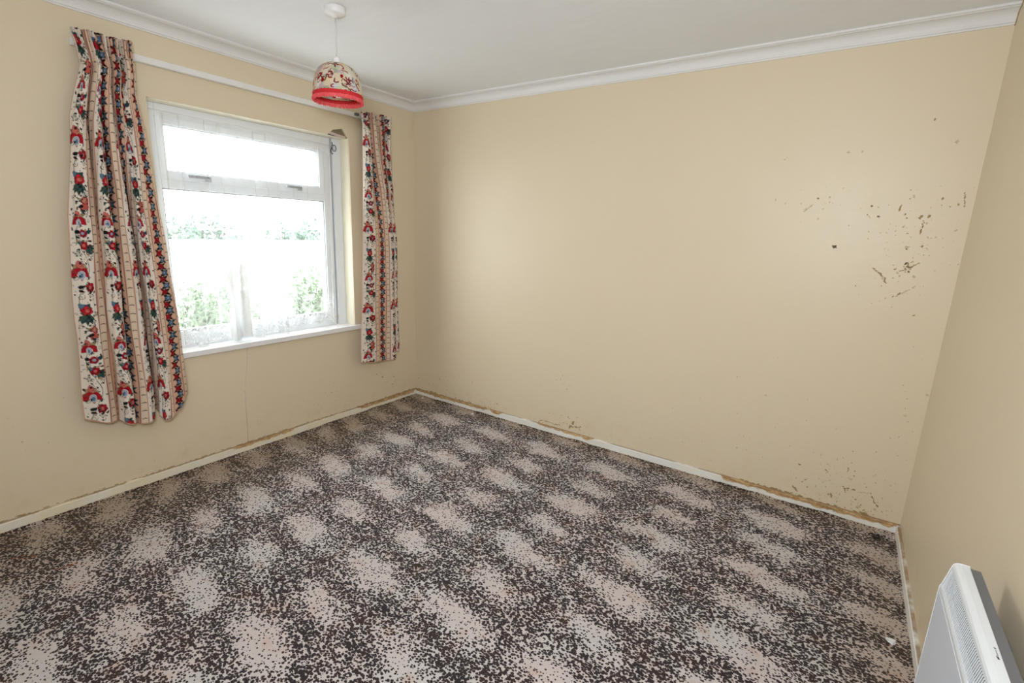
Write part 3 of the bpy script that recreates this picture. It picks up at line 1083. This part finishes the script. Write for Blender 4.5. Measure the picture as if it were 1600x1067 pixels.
def spline(x, xs, ys):
    """monotone-ish Catmull-Rom through (xs, ys)"""
    xs, ys = np.asarray(xs, float), np.asarray(ys, float)
    m_ = np.gradient(ys, xs)
    i = np.clip(np.searchsorted(xs, x) - 1, 0, len(xs) - 2)
    h_ = xs[i + 1] - xs[i]
    t = np.clip((x - xs[i]) / h_, 0, 1)
    return ((2 * t**3 - 3 * t**2 + 1) * ys[i] + (t**3 - 2 * t**2 + t) * h_ * m_[i] + (-2 * t**3 + 3 * t**2) * ys[i + 1] + (t**3 - t**2) * h_ * m_[i + 1])


def curtain(label, K, edges, hem, x0, uoff, voff, ztops, amp_top=1.0, taper=1.0):
    """K rows: (u cm, y-fraction low, depth low, y-fraction at heading, depth at heading)
       edges rows: (z, y left, y right);  hem rows: (u fraction, z)"""
    K = np.array(K, float)
    K[:, 2] *= 1.35
    K[:, 4] *= 1.35
    um = K[-1, 0]
    nu, nv = int(um / .24), 660
    uu = np.linspace(0, um, nu)
    vv = np.linspace(0, 1, nv)
    E = np.array(sorted(edges))
    zt = np.interp(uu / um, [a for a, _ in ztops], [b_ for _, b_ in ztops])
    zb = spline(uu / um, [a for a, _ in hem], [b_ for _, b_ in hem])
    Zm = zt[None, :] + (zb - zt)[None, :] * vv[:, None]
    yl, yr = np.interp(Zm, E[:, 0], E[:, 1]), np.interp(Zm, E[:, 0], E[:, 2])
    wl_ = (np.clip((vv - .04) / .50, 0, 1) ** .8)[:, None]
    wl_ = wl_ * wl_ * (3 - 2 * wl_)
    fyb, db = spline(uu, K[:, 0], K[:, 1])[None, :], spline(uu, K[:, 0], K[:, 2])[None, :]
    fyt, dt = spline(uu, K[:, 0], K[:, 3])[None, :], spline(uu, K[:, 0], K[:, 4])[None, :]
    fy = fyt * (1 - wl_) + fyb * wl_
    dd = dt * (1 - wl_) * amp_top + db * wl_
    # gathered heading tape
    zdrop = zt[None, :] - Zm
    head = np.exp(-(zdrop / .085) ** 4)
    pleat = .0075 * np.cos(2 * PI * uu / 2.3 + .6 * np.sin(uu * .7))[None, :]
    dd = dd * (1 - .55 * head) + pleat * head
    Yc = yl + (yr - yl) * fy + .0025 * np.sin(uu * .9 + 9 * Zm) + .0015 * np.sin(uu[None, :] * 2.1 - 14 * Zm)
    dd = dd + .003 * np.sin(7 * Zm + uu[None, :] * .35) * wl_
    Xc = np.maximum(x0 + dd, .004)
    P = np.stack([Xc, Yc, Zm], -1)
    C_ = sample(cv, uu[None, :] + uoff + 0 * Zm, (zt.max() - Zm) * 100 + voff)
    # plain turned edges
    edge = (uu < .35) | (uu > um - .35)
    C_[:, edge] = PEACH
    C_[-3:, :] = PEACH * .8
    o = grid_mesh('curtain', P, C_, M['chintz'])
    md = o.modifiers.new('thickness', 'SOLIDIFY')
    md.thickness = .0012
    md.offset = -1
    return tag(o, label, 'curtain')


KL = [(0, .00, .020, .00, .005), (4, .085, .040, .035, .030), (8, .165, .042, .11, .035), (11.5, .23, .030, .16, .012), (14.5, .30, .010, .15, -.012), (17.5, .325, -.018, .17, -.015),
      (20.5, .305, -.020, .225, .018), (24.5, .315, .030, .29, .030), (28.5, .375, .050, .34, .025), (32.5, .430, .035, .37, -.005), (36, .445, -.010, .355, -.020), (39.5, .455, -.005, .40, .015),
      (43.5, .480, .045, .46, .032), (48, .565, .055, .52, .020), (52.5, .630, .030, .55, -.015), (57.5, .655, -.020, .57, -.010), (63, .680, -.030, .64, .026), (67.5, .690, .000, .70, .030),
      (71, .695, .030, .74, .000), (75.5, .718, .050, .76, -.012), (80.5, .778, .050, .83, .022), (84.5, .830, .045, .88, .030), (90.5, .955, .034, .96, .020), (93.5, 1.0, .022, 1.0, .005)]
EL = [(2.25, -2.117, -1.880), (2.13, -2.100, -1.888), (2.075, -2.093, -1.890), (1.99, -2.115, -1.896), (1.85, -2.155, -1.880), (1.42, -2.219, -1.857), (.96, -2.256, -1.831), (.50, -2.272, -1.826), (.35, -2.274, -1.838)]
curtain('left floral striped curtain, longer and flaring wide at its hem', KL, EL,
        [(0, .470), (.12, .430), (.2, .440), (.3, .405), (.42, .395), (.53, .392), (.62, .418), (.72, .425), (.8, .378), (.9, .395), (.97, .455), (1, .49)], .064, 0.0, 18.0,
        [(0, 2.215), (.3, 2.222), (.6, 2.218), (1, 2.226)])
KR = [(0, .00, .020, .00, .004), (4, .12, .030, .02, .030), (8, .235, .032, .09, .038), (11, .315, .028, .17, .022), (14, .40, .024, .18, -.010), (18, .505, .020, .24, -.012),
      (21, .585, .022, .30, .026), (24.5, .68, .028, .38, .030), (28, .76, .026, .44, .005), (31.5, .815, .012, .43, -.018), (35, .80, -.012, .50, -.010), (38.5, .79, -.026, .58, .026),
      (43, .86, -.026, .68, .028), (48, .95, -.022, .74, -.008), (51, 1.0, -.020, .80, -.012), (56, .985, -.026, .90, .018), (61, .93, -.030, 1.0, .004)]
ER = [(2.25, -.570, -.286), (2.10, -.562, -.306), (1.96, -.564, -.300), (1.69, -.582, -.257), (1.35, -.604, -.238), (.90, -.628, -.232), (.44, -.652, -.226), (.30, -.652, -.226)]
curtain('right floral striped curtain, narrow, hanging beside the room corner', KR, ER,
        [(0, .425), (.2, .405), (.45, .388), (.5, .385), (.56, .400), (.62, .425), (.8, .428), (1, .43)], .064, -.4, 44.0,
        [(0, 2.190), (.4, 2.203), (1, 2.207)])

# ================================================================== pendant light
LX, LY = 0.920, -1.389
pl = thing('pendant_light', (LX, LY, 1.975), 'pendant lamp with patchwork floral dome shade and red fringe', 'lamp')
MB().lathe([(.047, 0), (.047, -.004), (.045, -.005), (.046, -.022), (.040, -.029), (.016, -.032), (.009, -.036), (.006, -.042)], (LX, LY, H), 36).build('ceiling_rose', M['whiteplastic'], pl, smooth=True)
MB().tube([(LX, LY, H - .04), (LX - .001, LY, 2.26), (LX, LY, 2.150)], .0036, 8).build('cord', M['cord'], pl, smooth=True)
MB().lathe([(.008, .055), (.014, .050), (.016, .030), (.019, .026), (.019, .010), (.017, .0), (.017, -.030), (.012, -.034)], (LX, LY, 2.118), 20).build('lamp_holder', M['whiteplastic'], pl, smooth=True)
MB().lathe([(.010, 0), (.013, -.012), (.026, -.035), (.030, -.052), (.026, -.070), (.014, -.083), (.004, -.087)], (LX, LY, 2.086), 24).build('bulb', M['bulb'], pl, smooth=True)
SR, ST, SB = .1075, 2.142, 2.009
sc_ = Canvas(71, 24, 12, lin(238, 230, 212))
pal = [lin(236, 224, 196), lin(220, 222, 196), lin(226, 230, 232), lin(240, 216, 200), lin(246, 240, 232), lin(190, 200, 176), lin(222, 200, 204), lin(244, 226, 180)]
for k in range(150):
    c0 = random.choice(pal)
    sc_.ell(random.uniform(0, 71), random.uniform(0, 24), random.uniform(1.2, 2.6), random.uniform(.9, 2.0), random.random() * PI, c0, c0 * random.choice((.8, .9, .95)), .14)
for k in range(170):
    a0, b0 = random.uniform(0, 71), random.uniform(0, 24)
    pts = [(a0, b0)]
    an = random.random() * 6.28
    for q in range(5):
        an += random.gauss(0, .8)
        pts.append((pts[-1][0] + .75 * math.cos(an), pts[-1][1] + .6 * math.sin(an)))
    sc_.line(pts, random.choice((.14, .20, .30)), random.choice((RED, CRIM, RED, lin(190, 60, 70), lin(130, 60, 66))))
for k in range(36):
    sc_.leaf(random.uniform(0, 71), random.uniform(0, 24), random.uniform(1.4, 2.6), random.uniform(.4, .8), random.random() * 6.28, random.choice((RED, RED, lin(214, 80, 60), lin(120, 140, 100), lin(226, 150, 100))))
nph, nth = 420, 130
th = np.linspace(0, 1, nth)
# dome profile: small crown ring, rounded shoulder, near-vertical skirt
pr = np.array([(0.026, ST), (0.050, ST - .006), (0.076, ST - .022), (0.0935, ST - .050), (0.1025, ST - .082), (0.1065, ST - .112), (SR, SB)])
tt = np.linspace(0, 1, len(pr))
RR, ZZ = spline(th, tt, pr[:, 0]), spline(th, tt, pr[:, 1])
ph = np.linspace(0, 2 * PI, nph, endpoint=False)
rib = 1 + .012 * np.abs(np.cos(4 * ph))[None, :] * np.sin(PI * np.clip(th, 0, 1))[:, None]
Ps = np.stack([LX + RR[:, None] * rib * np.cos(ph), LY + RR[:, None] * rib * np.sin(ph), ZZ[:, None] + 0 * ph], -1)
Cs = sample(sc_, (ph / (2 * PI) * 71)[None, :] + 0 * th[:, None], (th * 20)[:, None] + 0 * ph[None, :])
shade = grid_mesh('shade', Ps, Cs, M['shade'], pl, True)
md = shade.modifiers.new('thickness', 'SOLIDIFY')
md.thickness = .0015
fr = MB()
for k in range(8):
    a = k * PI / 4 + PI / 8
    fr.tube([(LX + (rr - .003) * math.cos(a), LY + (rr - .003) * math.sin(a), z) for rr, z in zip(RR[::12], ZZ[::12])], .0012, 6)
fr.tube([(LX + .025 * math.cos(t * PI / 12), LY + .025 * math.sin(t * PI / 12), ST) for t in range(24)], .0018, 6, closed=True)
for k in range(3):
    a = k * 2 * PI / 3
    fr.tube([(LX + .014 * math.cos(a), LY + .014 * math.sin(a), 2.134), (LX + .026 * math.cos(a), LY + .026 * math.sin(a), ST)], .0015, 6)
fr.build('shade_frame', M['wire'], shade)
MB().lathe([(SR + .0015, SB + .004), (SR + .004, SB + .002), (SR + .004, SB - .012), (SR + .0015, SB - .014), (SR - .0015, SB - .012), (SR - .0015, SB + .002), (SR + .0015, SB + .004)], (LX, LY, 0), 96, cap=False).build('fringe_braid', M['fringe_dark'], shade, smooth=True)
fg = MB()
for layer in range(2):
    for k in range(330):
        a = 2 * PI * (k + random.uniform(-.3, .3)) / 330
        L = random.uniform(.014, .022)
        ro = SR + (.0015 if layer else .0) + random.gauss(0, .0008)
        flare = random.gauss(.001, .003)
        t0 = Vector((-math.sin(a), math.cos(a), 0)) * .0011
        n0 = Vector((math.cos(a), math.sin(a), 0))
        p = Vector((LX, LY, SB - .010)) + n0 * ro
        q = Vector((LX, LY, SB - .010 - L)) + n0 * (ro + flare) + t0 * random.gauss(0, 1.5)
        w = n0 * .0009
        fg.add([p - t0 - w, p + t0 - w, p + t0 + w, p - t0 + w, q - t0 - w, q + t0 - w, q + t0 + w, q - t0 + w],
               [(0, 1, 5, 4), (1, 2, 6, 5), (2, 3, 7, 6), (3, 0, 4, 7), (4, 5, 6, 7)])
tag(fg.build('fringe', M['fringe'], shade, recalc=False), kind='stuff')

# ================================================================== panel heater on the right wall
HY0, HY1 = -2.24, -1.50
hp = thing('panel_heater', (3.33, (HY0 + HY1) / 2, 0.25), 'white wall mounted electric panel heater with louvred top grille', 'heater')
ZB = 0.22
body = MB()
front = [(3.2965, ZB), (3.2965, .6175), (3.3005, .6215), (3.3105, .677), (3.312, .683), (3.316, .687), (3.322, .6885), (3.3385, .6885), (3.3385, ZB)]
# casing split around the grille opening: lower part, and the top cap
low_ = [(3.2965, ZB), (3.2965, .610), (3.2970, .6185), (3.2995, .6255), (3.310, .6255), (3.3385, .6255), (3.3385, ZB)]
cap_ = [(3.3085, .6715), (3.3098, .679), (3.3125, .6845), (3.317, .6878), (3.323, .6890), (3.3385, .6890), (3.3385, .6715)]
body.prism(low_, 1, HY0, HY1)
body.prism(cap_, 1, HY0, HY1)
for yy in ((HY1 - .014, HY1), (HY0, HY0 + .014)):
    body.prism([(3.2995, .6255), (3.3085, .6715), (3.3385, .6715), (3.3385, .6255)], 1, *yy)
body.build('casing', M['heat_top'], hp, bevel=.0012)
MB().box(3.2958, 3.2966, HY0 + .004, HY1 - .004, ZB + .004, .6085).build('front_panel', M['heat_front'], hp)
MB().prism([(3.3115, .6260), (3.3205, .6712), (3.3380, .6712), (3.3380, .6260)], 1, HY0 + .014, HY1 - .014).build('grille_recess', M['heat_dark'], hp)
# louvres: one bar each, sharing a mesh
sl = None
y = HY1 - .018
while y > HY0 + .017:
    if sl is None:
        sm = MB()
        sm.prism([(3.2998, .6258), (3.3080, .6712), (3.3092, .6712), (3.3010, .6258)], 1, -.0014, .0014)
        sl = sm.build('slat', M['heat_slat'], hp)
        base_mpi = sl.matrix_parent_inverse.copy()
        s_ = sl
    else:
        s_ = sl.copy()
        COL.objects.link(s_)
        s_.parent = hp
        s_.matrix_parent_inverse = base_mpi
    s_.location = (0, y, 0)
    y -= .0078
MB().box(3.3385, 3.3590, HY0 + .004, HY1 - .001, ZB + .02, .6855).build('rear_chassis', M['heat_back'], hp, bevel=.0012)
for yy in (HY1 - .12, HY0 + .12):
    for zz in (.58, .30):
        MB().box(3.3590, W, yy - .015, yy + .015, zz, zz + .02).build('bracket', M['heat_back'], hp)
# small dark maker's mark printed on the top (too small to read)
lg = MB()
for i, (a, w, h_) in enumerate(((0.0, .0050, .0045), (.0065, .0035, .003), (.011, .0035, .003), (.0155, .0035, .0035), (.020, .0090, .0052))):
    yc = -1.790 - a * 1.25
    h_ *= .75
    lg.add([(3.3335 - h_, yc, .6892), (3.3335, yc - .0008, .6892), (3.3340, yc - w, .6892), (3.3335 - h_ * .6, yc - w, .6892)], [(0, 1, 2, 3)])
lg.build('maker_mark', M['print'], hp)


# ================================================================== bits of debris on the carpet
def flake(x, y, s, label, seed):
    random.seed(seed)
    n = 9
    vs = []
    for zz in (0.0008, .0008 + .35 * s):
        for k in range(n):
            a = 2 * PI * k / n
            q = s * random.uniform(.55, 1.0) * (1 if zz < .001 else .75)
            vs.append((x + q * math.cos(a) * 1.3, y + q * math.sin(a), zz + (random.uniform(0, .2 * s) if zz > .001 else 0)))
    fs = [tuple(range(n))[::-1], tuple(range(n, 2 * n))] + [(k, (k + 1) % n, n + (k + 1) % n, n + k) for k in range(n)]
    tag(MB().add(vs, fs).build('paint_flake', M['flake']), label, 'debris', 'paint flakes on the carpet')


flake(.136, -.055, .012, 'tiny white paint flake on carpet by the far corner under window curtain', 1)
flake(.701, -.075, .011, 'tiny white paint flake on carpet beside the far skirting', 2)
flake(3.331, -.888, .018, 'larger white paint flake on carpet by right skirting near heater', 3)
flake(.42, -.62, .007, 'smallest white crumb on carpet out from under right curtain', 4)
random.seed(11)

# orange rubbed streaks and a dark burn on the carpet
cs = Marks(lambda a, z, h: (a, z, h + .0012))
cs.stroke([(.494, -2.539), (.505, -2.505), (.516, -2.473)], .006, 0, .15)
cs.stroke([(.262, -2.656), (.275, -2.61), (.287, -2.573)], .007, 0, .15)
cs.stroke([(.30, -2.60), (.33, -2.55)], .005, 0, .4)
for k in range(70):
    cs.blob(random.gauss(3.31, .022), random.gauss(-.10, .020), random.uniform(.003, .009), 1, 7)
tag(cs.mb.build('carpet_stains', [plain('orange_scuff', (0.30, 0.10, 0.045), 0.95, 0.1, 0.3, 150), plain('burn_mark', (0.035, 0.028, 0.025), 0.95, 0.1, 0.3, 150)], floor), kind='stuff')

# ================================================================== outside the window
struct('ground', MB().box(-14, -0.25, -12, 9, -0.35, -0.25), M['paving'], 'pale paved yard outside the window', 'ground')
gw = MB()
gw.box(-5.2, -5.0, -10, 8, -0.25, 1.10)
gw.box(-5.24, -4.96, -10, 8, 1.10, 1.15)
tag(gw.build('garden_wall', M['render_white']), 'low white garden wall outside the window', 'garden wall', kind='structure')


def foliage(name, mat, parent, c, rad, n, size, seed):
    rr = np.random.default_rng(seed)
    dirs = rr.normal(size=(n, 3))
    dirs /= np.linalg.norm(dirs, axis=1)[:, None]
    q = rr.random(n) ** .4
    pos = np.array(c) + dirs * q[:, None] * np.array(rad) * (1 + .25 * np.sin(dirs[:, :1] * 7 + dirs[:, 1:2] * 5))
    a1 = rr.normal(size=(n, 3))
    a1 /= np.linalg.norm(a1, axis=1)[:, None]
    a2 = np.cross(a1, rr.normal(size=(n, 3)))
    a2 /= np.linalg.norm(a2, axis=1)[:, None]
    s = size * (.6 + .8 * rr.random(n))[:, None]
    nrm = np.cross(a1, a2)
    V = np.stack([pos - a1 * s, pos + a2 * s * .45 + nrm * s * .12, pos + a1 * s, pos - a2 * s * .45 + nrm * s * .12], 1).reshape(-1, 3)
    me = bpy.data.meshes.new(name)
    me.from_pydata(V.tolist(), [], [(4 * i, 4 * i + 1, 4 * i + 2, 4 * i + 3) for i in range(n)])
    me.materials.append(mat)
    o = bpy.data.objects.new(name, me)
    COL.objects.link(o)
    o.parent = parent
    o.matrix_parent_inverse = Matrix.Translation(-Vector(parent.location))
    return tag(o, kind='stuff')


def shrub(name, label, cat, x, y, h, w, mat, n, size, seed, group=None):
    t = thing(name, (x, y, -.25), label, cat, group)
    random.seed(seed)
    st = MB()
    for k in range(5):
        a = random.random() * 6.28
        st.tube([(x, y, -.25), (x + .3 * w * math.cos(a) * .5, y + .3 * w * math.sin(a) * .5, -.25 + h * .45), (x + w * .6 * math.cos(a), y + w * .6 * math.sin(a), -.25 + h * .85)], [.016, .011, .004], 6)
    st.build('stem', M['stem'], t)
    foliage('foliage', mat, t, (x, y, -.25 + h * .55), (w, w, h * .48), n, size, seed)


for i, (yy, hh) in enumerate(((3.30, 1.62), (1.25, 1.66))):
    shrub('hedge_bush', ['grey green hedge bush beyond the white garden wall, on the right through the window', 'grey green hedge bush beyond the white garden wall, on the left through the window'][i],
          'bush', -6.6, yy, hh, .80, M['leaf_a'], 4200, .055, 20 + i, 'hedge beyond the garden wall')
for i, (xx, yy, hh, ww, lab) in enumerate(((-2.8, .88, 1.05, .32, 'green shrub in the yard at the lower right of the window'),
                                           (-3.3, .10, .92, .26, 'green shrub in the yard seen through the middle of the window'),
                                           (-2.7, -.52, .98, .27, 'green shrub in the yard seen through the lower left of the window'))):
    shrub('garden_shrub', lab, 'shrub', xx, yy, hh, ww, M['leaf_b'], 1800, .035, 40 + i, 'shrubs outside the window')
